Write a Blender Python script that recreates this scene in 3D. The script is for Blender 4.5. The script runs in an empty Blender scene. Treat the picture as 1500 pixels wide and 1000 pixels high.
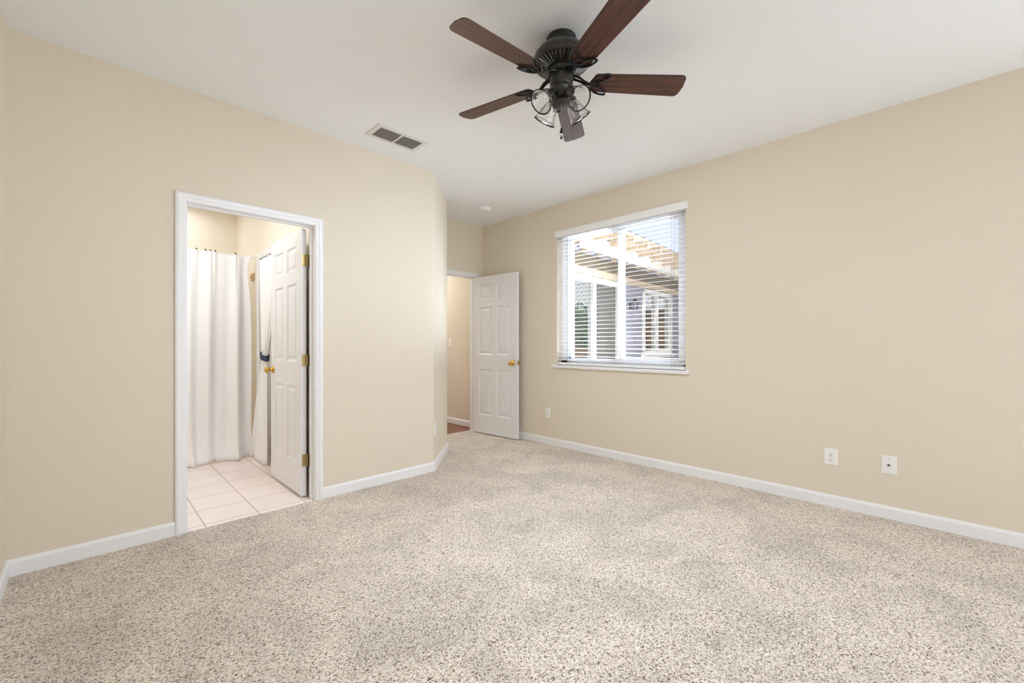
import bpy, bmesh, math, random
from mathutils import Vector, Matrix
random.seed(7)
PI = math.pi
sc = bpy.context.scene
COL = sc.collection

# ------------------------------------------------------------------ camera
CAM_H = 1.1657
cam = bpy.data.cameras.new('camera')
cam.sensor_fit = 'HORIZONTAL'; cam.sensor_width = 36.0
cam.lens = 626.17 / 1500 * 36.0
cam.shift_y = 3.26 / 1500
cam.clip_start = 0.05; cam.clip_end = 200
co = bpy.data.objects.new('camera', cam); COL.objects.link(co)
co.location = (0, 0, CAM_H)
co.rotation_euler = (PI / 2, 0, -math.radians(44.72))
sc.camera = co

# ------------------------------------------------------------------ view
sc.view_settings.view_transform = 'Standard'
sc.view_settings.look = 'None'
sc.view_settings.gamma = 1.0
sc.view_settings.exposure = 0.03
sc.view_settings.use_curve_mapping = False
sc.cycles.max_bounces = 12
sc.cycles.diffuse_bounces = 8
sc.cycles.glossy_bounces = 4
sc.cycles.transmission_bounces = 8
sc.cycles.transparent_max_bounces = 12
sc.cycles.sample_clamp_indirect = 6
sc.cycles.caustics_reflective = False
sc.cycles.caustics_refractive = False
sc.cycles.use_denoising = True


def lin(c):
    return tuple((v / 12.92 if v <= 0.04045 else ((v + 0.055) / 1.055) ** 2.4) for v in [x / 255 for x in c])


# ------------------------------------------------------------------ sky, sun, added fill lights
world = bpy.data.worlds.new('sky'); sc.world = world; world.use_nodes = True
nt = world.node_tree; nt.nodes.clear()
wo = nt.nodes.new('ShaderNodeOutputWorld'); bg = nt.nodes.new('ShaderNodeBackground')
tc = nt.nodes.new('ShaderNodeTexCoord'); sp = nt.nodes.new('ShaderNodeSeparateXYZ')
rp = nt.nodes.new('ShaderNodeValToRGB'); nz = nt.nodes.new('ShaderNodeTexNoise')
cr = nt.nodes.new('ShaderNodeValToRGB'); mx = nt.nodes.new('ShaderNodeMixRGB')
rp.color_ramp.elements[0].position = 0.0; rp.color_ramp.elements[0].color = (*lin((226, 232, 245)), 1)
rp.color_ramp.elements[1].position = 0.6; rp.color_ramp.elements[1].color = (*lin((168, 196, 244)), 1)
nz.inputs['Scale'].default_value = 3.0; nz.inputs['Detail'].default_value = 6
cr.color_ramp.elements[0].position = 0.48; cr.color_ramp.elements[0].color = (0, 0, 0, 1)
cr.color_ramp.elements[1].position = 0.68; cr.color_ramp.elements[1].color = (.8, .8, .8, 1)
mx.inputs[2].default_value = (0.95, 0.96, 1.0, 1)
nt.links.new(tc.outputs['Generated'], sp.inputs[0]); nt.links.new(sp.outputs['Z'], rp.inputs[0])
nt.links.new(tc.outputs['Generated'], nz.inputs['Vector']); nt.links.new(nz.outputs[0], cr.inputs[0])
nt.links.new(cr.outputs[0], mx.inputs[0]); nt.links.new(rp.outputs[0], mx.inputs[1])
nt.links.new(mx.outputs[0], bg.inputs['Color']); bg.inputs['Strength'].default_value = 1.25
nt.links.new(bg.outputs[0], wo.inputs[0])


def lamp(name, kind, loc, energy, color=(1, 1, 1), direction=None, size=None, size_y=None):
    l = bpy.data.lights.new(name, kind); l.energy = energy; l.color = color
    if kind == 'AREA':
        l.shape = 'RECTANGLE'; l.size = size; l.size_y = size_y
    elif kind == 'POINT':
        l.shadow_soft_size = size
    o = bpy.data.objects.new(name, l); COL.objects.link(o); o.location = loc
    if direction is not None:
        o.rotation_euler = Vector(direction).to_track_quat('-Z', 'Y').to_euler()
    return o


sun = lamp('sun', 'SUN', (0, 10, 20), 4.0, (1.0, 0.93, 0.82), direction=(0.30, 0.22, -1.0)); sun.data.angle = 0.01
# added fill lights behind the camera
lamp('back_fill', 'AREA', (1.75, -2.62, 1.25), 57, (0.83, 0.94, 1.13), (0, 1, 0.12), 3.2, 2.1)
lamp('side_fill', 'AREA', (3.77, -1.45, 1.45), 37, (0.84, 0.94, 1.10), (-1, 0.25, 0.05), 1.2, 1.3)
yd = lamp('yard_fill', 'AREA', (5.95, 0.72, 0.50), 112, (0.84, 0.95, 1.12), (-2.1, 1.72, 0.72), 2.1, 1.2); yd.data.spread = math.radians(80)  # added fill outside the window, out of view, brightening the angled wall
lamp('tub_fill', 'AREA', (0.55, 5.6, 2.70), 5, (0.92, 0.97, 1.05), (0, 0, -1), 0.5, 0.4)  # added fill behind the long curtain, no fixture
lamp('bath_fill', 'AREA', (0.30, 4.15, 2.70), 15, (0.92, 0.97, 1.05), (0, 0, -1), 0.5, 0.5)  # added fill over the bathroom tiles, no fixture
lamp('hall_fill', 'AREA', (3.2, 5.9, 2.70), 32, (0.95, 0.97, 1.0), (0, 0, -1), 0.4, 0.4)  # added fill beyond the entry door, no fixture

# ------------------------------------------------------------------ materials
def newmat(name):
    m = bpy.data.materials.new(name); m.use_nodes = True
    n = m.node_tree.nodes; b = n['Principled BSDF']
    return m, n, m.node_tree.links, b


def pmat(name, rgb, rough=0.5, metal=0.0, bump=0.0, bscale=200, spec=None, var=0.0, vscale=4.0, coat=0.0):
    m, n, l, b = newmat(name)
    c = (*lin(rgb), 1)
    b.inputs['Base Color'].default_value = c
    b.inputs['Roughness'].default_value = rough
    b.inputs['Metallic'].default_value = metal
    if spec is not None: b.inputs['Specular IOR Level'].default_value = spec
    if coat: b.inputs['Coat Weight'].default_value = coat; b.inputs['Coat Roughness'].default_value = .12
    t = n.new('ShaderNodeTexCoord')
    if var:
        z = n.new('ShaderNodeTexNoise'); z.inputs['Scale'].default_value = vscale; z.inputs['Detail'].default_value = 4
        r = n.new('ShaderNodeMapRange'); r.inputs['From Min'].default_value = .25; r.inputs['From Max'].default_value = .75
        r.inputs['To Min'].default_value = 1 - var; r.inputs['To Max'].default_value = 1 + var
        h = n.new('ShaderNodeVectorMath'); h.operation = 'SCALE'; h.inputs[0].default_value = c[:3]
        l.new(t.outputs['Object'], z.inputs['Vector']); l.new(z.outputs[0], r.inputs['Value'])
        l.new(r.outputs[0], h.inputs['Scale']); l.new(h.outputs[0], b.inputs['Base Color'])
    if bump:
        z = n.new('ShaderNodeTexNoise'); z.inputs['Scale'].default_value = bscale; z.inputs['Detail'].default_value = 3
        k = n.new('ShaderNodeBump'); k.inputs['Strength'].default_value = bump; k.inputs['Distance'].default_value = .004
        l.new(t.outputs['Object'], z.inputs['Vector']); l.new(z.outputs[0], k.inputs['Height'])
        l.new(k.outputs[0], b.inputs['Normal'])
    return m


M = {}
M['wall'] = pmat('beige_wall_paint', (225, 215, 197), .75, bump=.45, bscale=75, spec=.25)
M['wallb'] = pmat('cream_bath_paint', (238, 229, 213), .75, bump=.3, bscale=75, spec=.25)
M['ceil'] = pmat('ceiling_paint', (239, 241, 242), .85, bump=.5, bscale=60, spec=.2)
M['trim'] = pmat('white_trim_paint', (238, 238, 239), .35)
M['door'] = pmat('white_door_paint', (232, 232, 232), .38)
M['vinyl'] = pmat('white_vinyl', (242, 243, 246), .3)
M['blind'] = pmat('white_blind', (244, 244, 243), .4)
M['plate'] = pmat('white_plastic', (240, 239, 235), .35)
M['dark'] = pmat('dark_slot', (40, 38, 36), .6)
M['cordgrey'] = pmat('cord_grey', (150, 150, 150), .8)
M['brass'] = pmat('polished_brass', (214, 172, 84), .22, 1.0)
M['hinge'] = pmat('satin_brass', (184, 160, 108), .38, 1.0)
M['steel'] = pmat('steel', (150, 148, 142), .3, 1.0)
M['bronze'] = pmat('black_bronze', (62, 61, 59), .30, .55, spec=.6)
M['ribmetal'] = pmat('rib_metal', (104, 102, 98), .25, .9)
M['iron'] = pmat('black_iron', (28, 27, 28), .25, .5, spec=.7)
M['ventw'] = pmat('vent_enamel', (222, 221, 218), .45)
M['ventd'] = pmat('vent_duct_dark', (62, 59, 55), .8)
M['louver'] = pmat('vent_louver', (150, 147, 141), .5)
M['curtain'] = pmat('white_curtain_cloth', (246, 246, 246), .8, bump=.1, bscale=500)
M['navy'] = pmat('navy_band', (48, 58, 92), .7)
M['peach'] = pmat('peach_wood', (226, 188, 156), .6)
M['stucco'] = pmat('lavender_grey_stucco', (156, 154, 163), .9, bump=.5, bscale=60)
M['tanwood'] = pmat('tan_lath', (202, 180, 150), .8, var=.08, vscale=6)
M['eave_shade'] = pmat('painted_eave_shade', (112, 98, 74), .85, var=.1, vscale=7)  # shade below the patio cover, put into the colour
M['outwhite'] = pmat('exterior_white', (240, 238, 232), .6)
M['concrete'] = pmat('patio_concrete', (196, 192, 184), .9, var=.08)
M['fencewood'] = pmat('fence_wood', (150, 120, 88), .85, var=.15, vscale=8)
M['leaf'] = pmat('leaf_green', (104, 140, 44), .6, var=.35, vscale=9)
M['bark'] = pmat('bark', (84, 66, 48), .9)


def wood(name, a, b_, scale=1.0, rough=.35):
    m, n, l, b = newmat(name)
    t = n.new('ShaderNodeTexCoord'); mp = n.new('ShaderNodeMapping')
    mp.inputs['Scale'].default_value = (1.3 * scale, 22 * scale, 22 * scale)
    z = n.new('ShaderNodeTexNoise'); z.inputs['Scale'].default_value = 3.2; z.inputs['Detail'].default_value = 7
    z.inputs['Distortion'].default_value = .6
    r = n.new('ShaderNodeValToRGB')
    r.color_ramp.elements[0].position = .32; r.color_ramp.elements[0].color = (*lin(a), 1)
    r.color_ramp.elements[1].position = .68; r.color_ramp.elements[1].color = (*lin(b_), 1)
    l.new(t.outputs['Object'], mp.inputs[0]); l.new(mp.outputs[0], z.inputs['Vector'])
    l.new(z.outputs[0], r.inputs[0]); l.new(r.outputs[0], b.inputs['Base Color'])
    b.inputs['Roughness'].default_value = rough
    return m


M['blade'] = wood('walnut_blade', (46, 25, 21), (100, 60, 45), rough=.28)


def carpet():
    m, n, l, b = newmat('beige_frieze_carpet')
    t = n.new('ShaderNodeTexCoord')
    v = n.new('ShaderNodeTexVoronoi'); v.inputs['Scale'].default_value = 215; v.inputs['Randomness'].default_value = 1
    wv = n.new('ShaderNodeTexNoise'); wv.inputs['Scale'].default_value = 60; wv.inputs['Detail'].default_value = 2
    add = n.new('ShaderNodeVectorMath'); add.operation = 'MULTIPLY_ADD'
    add.inputs[1].default_value = (.012, .012, .012)
    l.new(t.outputs['Object'], wv.inputs['Vector']); l.new(wv.outputs['Color'], add.inputs[0]); l.new(t.outputs['Object'], add.inputs[2])
    l.new(add.outputs[0], v.inputs['Vector'])
    s = n.new('ShaderNodeSeparateColor'); l.new(v.outputs['Color'], s.inputs[0])
    r = n.new('ShaderNodeValToRGB'); e = r.color_ramp.elements
    e[0].position = 0.0; e[0].color = (*lin((96, 78, 62)), 1)
    e[1].position = 1.0; e[1].color = (*lin((247, 238, 227)), 1)
    for p, c in ((.08, (138, 118, 99)), (.2, (206, 190, 171)), (.5, (234, 221, 205)), (.8, (244, 233, 220))):
        q = e.new(p); q.color = (*lin(c), 1)
    l.new(s.outputs[0], r.inputs[0])
    big = n.new('ShaderNodeTexNoise'); big.inputs['Scale'].default_value = 2.4; big.inputs['Detail'].default_value = 5
    big.inputs['Distortion'].default_value = .8; big.inputs['Roughness'].default_value = .6
    l.new(t.outputs['Object'], big.inputs['Vector'])
    mr = n.new('ShaderNodeMapRange'); mr.inputs['From Min'].default_value = .36; mr.inputs['From Max'].default_value = .60
    mr.inputs['To Min'].default_value = .88; mr.inputs['To Max'].default_value = 1.09
    l.new(big.outputs[0], mr.inputs['Value'])
    sv = n.new('ShaderNodeVectorMath'); sv.operation = 'SCALE'
    l.new(r.outputs[0], sv.inputs[0]); l.new(mr.outputs[0], sv.inputs['Scale'])
    cl = n.new('ShaderNodeTexNoise'); cl.inputs['Scale'].default_value = 95; cl.inputs['Detail'].default_value = 3; cl.inputs['Roughness'].default_value = .6
    l.new(t.outputs['Object'], cl.inputs['Vector'])
    cm = n.new('ShaderNodeMapRange'); cm.inputs['From Min'].default_value = .34; cm.inputs['From Max'].default_value = .56
    cm.inputs['To Min'].default_value = .69; cm.inputs['To Max'].default_value = 1.02
    sv2 = n.new('ShaderNodeVectorMath'); sv2.operation = 'SCALE'
    l.new(cl.outputs[0], cm.inputs['Value']); l.new(sv.outputs[0], sv2.inputs[0]); l.new(cm.outputs[0], sv2.inputs['Scale'])
    l.new(sv2.outputs[0], b.inputs['Base Color'])
    k = n.new('ShaderNodeBump'); k.inputs['Strength'].default_value = .7; k.inputs['Distance'].default_value = .006
    k.invert = True
    l.new(v.outputs['Distance'], k.inputs['Height']); l.new(k.outputs[0], b.inputs['Normal'])
    b.inputs['Roughness'].default_value = 1.0; b.inputs['Specular IOR Level'].default_value = .05
    b.inputs['Sheen Weight'].default_value = .15
    return m


M['carpet'] = carpet()


def brickmat(name, c1, c2, mortar, bw, bh, msize, off, loc, rough, rotz=0.0, grain=False):
    m, n, l, b = newmat(name)
    t = n.new('ShaderNodeTexCoord'); mp = n.new('ShaderNodeMapping')
    mp.inputs['Location'].default_value = (-loc[0], -loc[1], 0)
    if rotz:
        mp.inputs['Rotation'].default_value = (0, 0, rotz)
    k = n.new('ShaderNodeTexBrick'); k.offset = off; k.squash = 1
    k.inputs['Scale'].default_value = 1; k.inputs['Brick Width'].default_value = bw; k.inputs['Row Height'].default_value = bh
    k.inputs['Mortar Size'].default_value = msize; k.inputs['Mortar Smooth'].default_value = .1
    k.inputs['Color1'].default_value = (*lin(c1), 1); k.inputs['Color2'].default_value = (*lin(c2), 1)
    k.inputs['Mortar'].default_value = (*lin(mortar), 1)
    l.new(t.outputs['Object'], mp.inputs[0]); l.new(mp.outputs[0], k.inputs['Vector'])
    z = n.new('ShaderNodeTexNoise'); z.inputs['Detail'].default_value = 5; z.inputs['Scale'].default_value = 5
    if grain:
        m2 = n.new('ShaderNodeMapping'); m2.inputs['Scale'].default_value = (2, 40, 1)
        l.new(mp.outputs[0], m2.inputs[0]); l.new(m2.outputs[0], z.inputs['Vector'])
    else:
        l.new(t.outputs['Object'], z.inputs['Vector'])
    mr = n.new('ShaderNodeMapRange'); mr.inputs['From Min'].default_value = .3; mr.inputs['From Max'].default_value = .7
    g = .2 if grain else .04
    mr.inputs['To Min'].default_value = 1 - g; mr.inputs['To Max'].default_value = 1 + g
    sv = n.new('ShaderNodeVectorMath'); sv.operation = 'SCALE'
    l.new(z.outputs[0], mr.inputs['Value']); l.new(k.outputs['Color'], sv.inputs[0]); l.new(mr.outputs[0], sv.inputs['Scale'])
    l.new(sv.outputs[0], b.inputs['Base Color']); b.inputs['Roughness'].default_value = rough
    return m


def tilemat(name, col, grout, p, x0, y0, w):
    m, n, l, b = newmat(name)
    t = n.new('ShaderNodeTexCoord'); sp_ = n.new('ShaderNodeSeparateXYZ'); l.new(t.outputs['Object'], sp_.inputs[0])
    edges = []; cells = []
    for ax, o in (('X', x0), ('Y', y0)):
        a = n.new('ShaderNodeMath'); a.operation = 'SUBTRACT'; a.inputs[1].default_value = o; l.new(sp_.outputs[ax], a.inputs[0])
        d = n.new('ShaderNodeMath'); d.operation = 'DIVIDE'; d.inputs[1].default_value = p; l.new(a.outputs[0], d.inputs[0])
        fl = n.new('ShaderNodeMath'); fl.operation = 'FLOOR'; l.new(d.outputs[0], fl.inputs[0]); cells.append(fl)
        pp = n.new('ShaderNodeMath'); pp.operation = 'PINGPONG'; pp.inputs[1].default_value = .5; l.new(d.outputs[0], pp.inputs[0]); edges.append(pp)
    mn = n.new('ShaderNodeMath'); mn.operation = 'MINIMUM'; l.new(edges[0].outputs[0], mn.inputs[0]); l.new(edges[1].outputs[0], mn.inputs[1])
    lt = n.new('ShaderNodeMath'); lt.operation = 'LESS_THAN'; lt.inputs[1].default_value = w / p / 2; l.new(mn.outputs[0], lt.inputs[0])
    cb = n.new('ShaderNodeCombineXYZ'); l.new(cells[0].outputs[0], cb.inputs[0]); l.new(cells[1].outputs[0], cb.inputs[1])
    wn = n.new('ShaderNodeTexWhiteNoise'); l.new(cb.outputs[0], wn.inputs['Vector'])
    z = n.new('ShaderNodeTexNoise'); z.inputs['Scale'].default_value = 6; z.inputs['Detail'].default_value = 5; l.new(t.outputs['Object'], z.inputs['Vector'])
    ad = n.new('ShaderNodeMath'); ad.operation = 'ADD'; l.new(wn.outputs['Value'], ad.inputs[0]); l.new(z.outputs[0], ad.inputs[1])
    mr = n.new('ShaderNodeMapRange'); mr.inputs['From Max'].default_value = 1.6; mr.inputs['To Min'].default_value = .95; mr.inputs['To Max'].default_value = 1.05
    l.new(ad.outputs[0], mr.inputs['Value'])
    sv = n.new('ShaderNodeVectorMath'); sv.operation = 'SCALE'; sv.inputs[0].default_value = lin(col); l.new(mr.outputs[0], sv.inputs['Scale'])
    mx_ = n.new('ShaderNodeMixRGB'); mx_.inputs[2].default_value = (*lin(grout), 1)
    l.new(lt.outputs[0], mx_.inputs[0]); l.new(sv.outputs[0], mx_.inputs[1]); l.new(mx_.outputs[0], b.inputs['Base Color'])
    b.inputs['Roughness'].default_value = .3
    return m


M['tile'] = tilemat('pink_ceramic_tile', (248, 235, 229), (178, 154, 142), .3045, .531, 3.667, .0055)
M['plank'] = brickmat('cherry_plank', (134, 84, 62), (112, 66, 48), (60, 34, 26), 1.2, .09, .002, .4, (3, 4.5), .35, grain=True)


def glassmat(name, gloss, rough=.02, tint=(1, 1, 1)):
    m, n, l, b = newmat(name); n.remove(b); out = n['Material Output']
    a = n.new('ShaderNodeBsdfTransparent'); a.inputs[0].default_value = (*tint, 1)
    g = n.new('ShaderNodeBsdfGlossy'); g.inputs['Roughness'].default_value = rough
    x = n.new('ShaderNodeMixShader'); x.inputs[0].default_value = gloss
    l.new(a.outputs[0], x.inputs[1]); l.new(g.outputs[0], x.inputs[2]); l.new(x.outputs[0], out.inputs[0])
    return m


M['pane'] = glassmat('window_glass', .03)


def mirrorglass(name, base, gloss):
    m, n, l, b = newmat(name); n.remove(b); out = n['Material Output']
    a = n.new('ShaderNodeBsdfDiffuse'); a.inputs[0].default_value = (*lin(base), 1)
    g = n.new('ShaderNodeBsdfGlossy'); g.inputs['Roughness'].default_value = .01
    x = n.new('ShaderNodeMixShader'); x.inputs[0].default_value = gloss
    l.new(a.outputs[0], x.inputs[1]); l.new(g.outputs[0], x.inputs[2]); l.new(x.outputs[0], out.inputs[0])
    return m


M['reflglass'] = mirrorglass('reflective_glazing', (70, 72, 70), .7)
M['screen'] = mirrorglass('insect_screen', (92, 88, 80), .06)


def hammered():
    m, n, l, b = newmat('hammered_clear_glass')
    b.inputs['Base Color'].default_value = (.97, .97, .96, 1)
    b.inputs['Transmission Weight'].default_value = 1.0; b.inputs['Roughness'].default_value = .03
    b.inputs['IOR'].default_value = 1.45
    t = n.new('ShaderNodeTexCoord')
    v = n.new('ShaderNodeTexVoronoi'); v.feature = 'SMOOTH_F1'; v.inputs['Scale'].default_value = 62
    k = n.new('ShaderNodeBump'); k.inputs['Strength'].default_value = .6; k.inputs['Distance'].default_value = .004
    l.new(t.outputs['Object'], v.inputs['Vector']); l.new(v.outputs['Distance'], k.inputs['Height'])
    l.new(k.outputs[0], b.inputs['Normal'])
    return m


M['hammered'] = hammered()
M['crystal'] = pmat('crystal', (240, 240, 240), .05); M['crystal'].node_tree.nodes['Principled BSDF'].inputs['Transmission Weight'].default_value = 1.0

# ------------------------------------------------------------------ mesh helpers
def B(): return bmesh.new()


def box(bm, a, b):
    x0, y0, z0 = [min(p, q) for p, q in zip(a, b)]; x1, y1, z1 = [max(p, q) for p, q in zip(a, b)]
    v = [bm.verts.new(p) for p in ((x0, y0, z0), (x1, y0, z0), (x1, y1, z0), (x0, y1, z0), (x0, y0, z1), (x1, y0, z1), (x1, y1, z1), (x0, y1, z1))]
    for f in ((0, 3, 2, 1), (4, 5, 6, 7), (0, 1, 5, 4), (1, 2, 6, 5), (2, 3, 7, 6), (3, 0, 4, 7)):
        bm.faces.new([v[i] for i in f])
    return v


def prism(bm, pts, z0, z1):
    n = len(pts)
    a = [bm.verts.new((x, y, z0)) for x, y in pts]; b = [bm.verts.new((x, y, z1)) for x, y in pts]
    bm.faces.new(a[::-1]); bm.faces.new(b)
    for i in range(n):
        bm.faces.new((a[i], a[(i + 1) % n], b[(i + 1) % n], b[i]))


def lathe(bm, prof, seg=32, mat=None, close=False):
    mat = mat or Matrix(); rings = []
    for r, z in prof:
        if r < 1e-6: rings.append([bm.verts.new(mat @ Vector((0, 0, z)))])
        else: rings.append([bm.verts.new(mat @ Vector((r * math.cos(2 * PI * i / seg), r * math.sin(2 * PI * i / seg), z))) for i in range(seg)])
    pr = list(zip(rings, rings[1:]))
    if close: pr.append((rings[-1], rings[0]))
    for a, b in pr:
        for i in range(seg):
            j = (i + 1) % seg
            if len(a) == 1 and len(b) == 1: continue
            if len(a) == 1: bm.faces.new((a[0], b[j], b[i]))
            elif len(b) == 1: bm.faces.new((a[i], a[j], b[0]))
            else: bm.faces.new((a[i], a[j], b[j], b[i]))


def tube(bm, pts, r, seg=8, closed=False, flat=1.0):
    pts = [Vector(p) for p in pts]; n = len(pts); rings = []
    for i, p in enumerate(pts):
        if closed: d = pts[(i + 1) % n] - pts[i - 1]
        else: d = pts[min(i + 1, n - 1)] - pts[max(i - 1, 0)]
        d.normalize()
        up = Vector((0, 0, 1)) if abs(d.z) < .95 else Vector((1, 0, 0))
        s = d.cross(up).normalized(); u = s.cross(d)
        rr = r[i] if isinstance(r, (list, tuple)) else r
        rings.append([bm.verts.new(p + s * rr * math.cos(2 * PI * k / seg) + u * rr * flat * math.sin(2 * PI * k / seg)) for k in range(seg)])
    rng = range(n) if closed else range(n - 1)
    for i in rng:
        a, b = rings[i], rings[(i + 1) % n]
        for k in range(seg):
            bm.faces.new((a[k], a[(k + 1) % seg], b[(k + 1) % seg], b[k]))
    if not closed:
        bm.faces.new(rings[0][::-1]); bm.faces.new(rings[-1])


def obj(name, bm, mat, parent=None, smooth=False, loc=None, bevel=0.0):
    bmesh.ops.recalc_face_normals(bm, faces=bm.faces)
    me = bpy.data.meshes.new(name); bm.to_mesh(me); bm.free()
    o = bpy.data.objects.new(name, me); COL.objects.link(o)
    me.materials.append(mat)
    if smooth:
        for p in me.polygons: p.use_smooth = True
        if smooth != 'all':
            try: me.set_sharp_from_angle(angle=math.radians(40))
            except Exception: pass
    if parent: o.parent = parent
    if loc: o.location = loc
    if bevel:
        md = o.modifiers.new('bevel', 'BEVEL'); md.width = bevel; md.segments = 2; md.limit_method = 'ANGLE'
    return o


def tag(o, label=None, cat=None, group=None, kind=None):
    if label: o['label'] = label
    if cat: o['category'] = cat
    if group: o['group'] = group
    if kind: o['kind'] = kind
    return o


def thing(name, loc, label, cat, group=None, rotz=0.0):
    o = bpy.data.objects.new(name, None); COL.objects.link(o); o.location = loc
    o.rotation_euler = (0, 0, rotz); o.empty_display_size = .1
    return tag(o, label, cat, group)


def struct(name, bm, mat, label=None, cat=None, **k):
    return tag(obj(name, bm, mat, **k), label, cat, None, 'structure')


def copy_tree(o, parent=None):
    c = o.copy(); COL.objects.link(c)
    if parent: c.parent = parent
    for ch in list(o.children): copy_tree(ch, c)
    return c


# ------------------------------------------------------------------ room dimensions
C = 2.7432              # ceiling height
XR = 3.791              # right wall
YL = 3.295              # left wall (with the bathroom door)
XW = -0.294             # near-left wall
YB = -2.65              # wall behind the camera
XC = 2.250              # outer corner where the angled wall starts
XA, YA = 2.820, 3.865   # end of the angled wall
YD = 4.388              # entry door wall
T = 0.115
DL0, DL1, DH = 0.410, 1.214, 2.063        # bathroom door rough opening (18 mm jambs inside)
EL0, EL1 = 2.880, 3.678                   # entry door opening
WY0, WY1, WZ0, WZ1 = 1.625, 3.100, 0.925, 2.415   # window opening
XB, YBB = 1.265, 5.98                     # bathroom right wall / far wall
CY0, CY1 = 4.20, 5.030                    # curtained closet opening in the bathroom
XO = 3.95                                 # outside face of the right wall

# floors
bm = B(); prism(bm, [(XW, YB), (XR, YB), (XR, YD), (EL1, YD), (EL1, YD + T), (EL0, YD + T), (EL0, YD), (XA, YD), (XA, YA), (XC, YL), (XW, YL)], -.06, 0)
struct('floor', bm, M['carpet'], 'beige speckled carpet covering the bedroom floor', 'floor')
bm = B(); prism(bm, [(XW, YL), (XB + .7, YL), (XB + .7, YBB), (XW, YBB)], -.06, -.004)
struct('floor_tile', bm, M['tile'], 'pale pink square tiles on the bathroom floor', 'floor')
bm = B(); box(bm, (2.0, YD + T - .0, -.06), (XR, 7.2, -.006))
struct('floor_wood', bm, M['plank'], 'reddish brown wood planks in the hall beyond the entry door', 'floor')
# ceilings
bm = B(); box(bm, (XW - T, YB - T, C), (XO, 7.3, C + .15))
struct('ceiling', bm, M['ceil'], 'smooth off white ceiling of the bedroom', 'ceiling')

# walls
bm = B()
box(bm, (XW - T, YL, -.06), (DL0, YL + T, C)); box(bm, (DL1, YL, -.06), (XC - .03, YL + T, C)); box(bm, (DL0, YL, DH), (DL1, YL + T, C))
struct('wall_left', bm, M['wall'], 'beige wall holding the open bathroom doorway', 'wall')
bm = B()
arc = []
ra = .05; tl = ra * math.tan(PI / 8)
for i in range(7):
    a = -PI / 2 + (PI / 4) * i / 6
    arc.append((XC - tl + ra * math.cos(a), YL + ra + ra * math.sin(a)))
arc2 = []
for i in range(7):
    a = -PI / 4 + (PI / 4) * i / 6
    arc2.append((XA - ra + ra * math.cos(a), YA + tl + ra * math.sin(a)))
prism(bm, [(XC - .03, YL)] + arc + arc2 + [(XA, YD), (XA - T, YD), (XA - T, YA + .05), (XC - .03, YL + T)], -.06, C)
w = struct('wall_angled', bm, M['wall'], 'narrow beige wall set at an angle beside the entry', 'wall', smooth=True)
bm = B()
box(bm, (XR, YB - T, -.06), (XO, WY0, C)); box(bm, (XR, WY1, -.06), (XO, 7.3, C))
box(bm, (XR, WY0, -.06), (XO, WY1, WZ0)); box(bm, (XR, WY0, WZ1), (XO, WY1, C))
struct('wall_right', bm, M['wall'], 'long beige wall holding the window with white blinds', 'wall')
bm = B()
box(bm, (XA - T, YD, -.06), (EL0, YD + T, C)); box(bm, (EL1, YD, -.06), (XR, YD + T, C)); box(bm, (EL0, YD, DH), (EL1, YD + T, C))
struct('wall_entry', bm, M['wall'], 'short beige wall above and around the entry door', 'wall')
bm = B(); 
box(bm, (XW - T, YB - T, -.06), (XW, YL, C))
struct('wall_near_left', bm, M['wall'], 'sliver of beige wall at the left edge', 'wall')
bm = B(); box(bm, (XW - T, YB - T, -.06), (XR, YB, C))
struct('wall_back', bm, M['wall'], 'beige wall facing the window from behind the viewer', 'wall')
# bathroom and hall shell
bm = B()
box(bm, (XB, YL + T, -.06), (XB + T, CY0, C)); box(bm, (XB, CY1, -.06), (XB + T, YBB, C)); box(bm, (XB, CY0, DH), (XB + T, CY1, C))
box(bm, (XB + T, CY0 - .06, -.06), (XB + .75, CY0, C)); box(bm, (XB + T, CY1, -.06), (XB + .75, CY1 + .06, C)); box(bm, (XB + .7, CY0, -.06), (XB + .76, CY1, C))
struct('wall_bath_right', bm, M['wallb'], 'cream bathroom wall with the curtained opening', 'wall')
bm = B(); box(bm, (XW - T, YBB, -.06), (XB + T, YBB + T, C))
struct('wall_bath_far', bm, M['wallb'], 'cream bathroom wall above the long white curtain', 'wall')
bm = B(); box(bm, (XW - T, YL + T, -.06), (XW, YBB, C))
struct('wall_bath_left', bm, M['wallb'], 'cream bathroom wall left of the long curtain', 'wall')
bm = B(); box(bm, (1.95, 7.2, -.06), (XR, 7.3, C)); box(bm, (1.95, YD + T, -.06), (2.0, 7.2, C))
box(bm, (2.0, YD + .05, -.06), (XA - T, YD + T, C))
struct('wall_hall', bm, M['wall'], 'beige hall wall beyond the entry door', 'wall')

# baseboards -------------------------------------------------------
BB = [(0, 0), (.013, 0), (.013, .066), (.010, .074), (.006, .083), (0, .083)]


def sweep_base(name, path, label):
    """path: floor points walked with the room on the left; profile grows into the room"""
    bm = B(); P = [Vector((x, y)) for x, y in path]; n = len(P); rings = []
    def nrm(a, b):
        d = (b - a).normalized(); return Vector((-d.y, d.x))
    for i, p in enumerate(P):
        if i == 0: m = nrm(P[0], P[1])
        elif i == n - 1: m = nrm(P[-2], P[-1])
        else:
            a, b = nrm(P[i - 1], p), nrm(p, P[i + 1]); m = (a + b) / (1 + a.dot(b))
        rings.append([bm.verts.new((p.x + m.x * u, p.y + m.y * u, z)) for u, z in BB])
    for a, b in zip(rings, rings[1:]):
        for k in range(len(BB)):
            k2 = (k + 1) % len(BB); bm.faces.new((a[k], a[k2], b[k2], b[k]))
    bm.faces.new(rings[0]); bm.faces.new(rings[-1][::-1])
    return struct(name, bm, M['trim'], label, 'baseboard')


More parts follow.
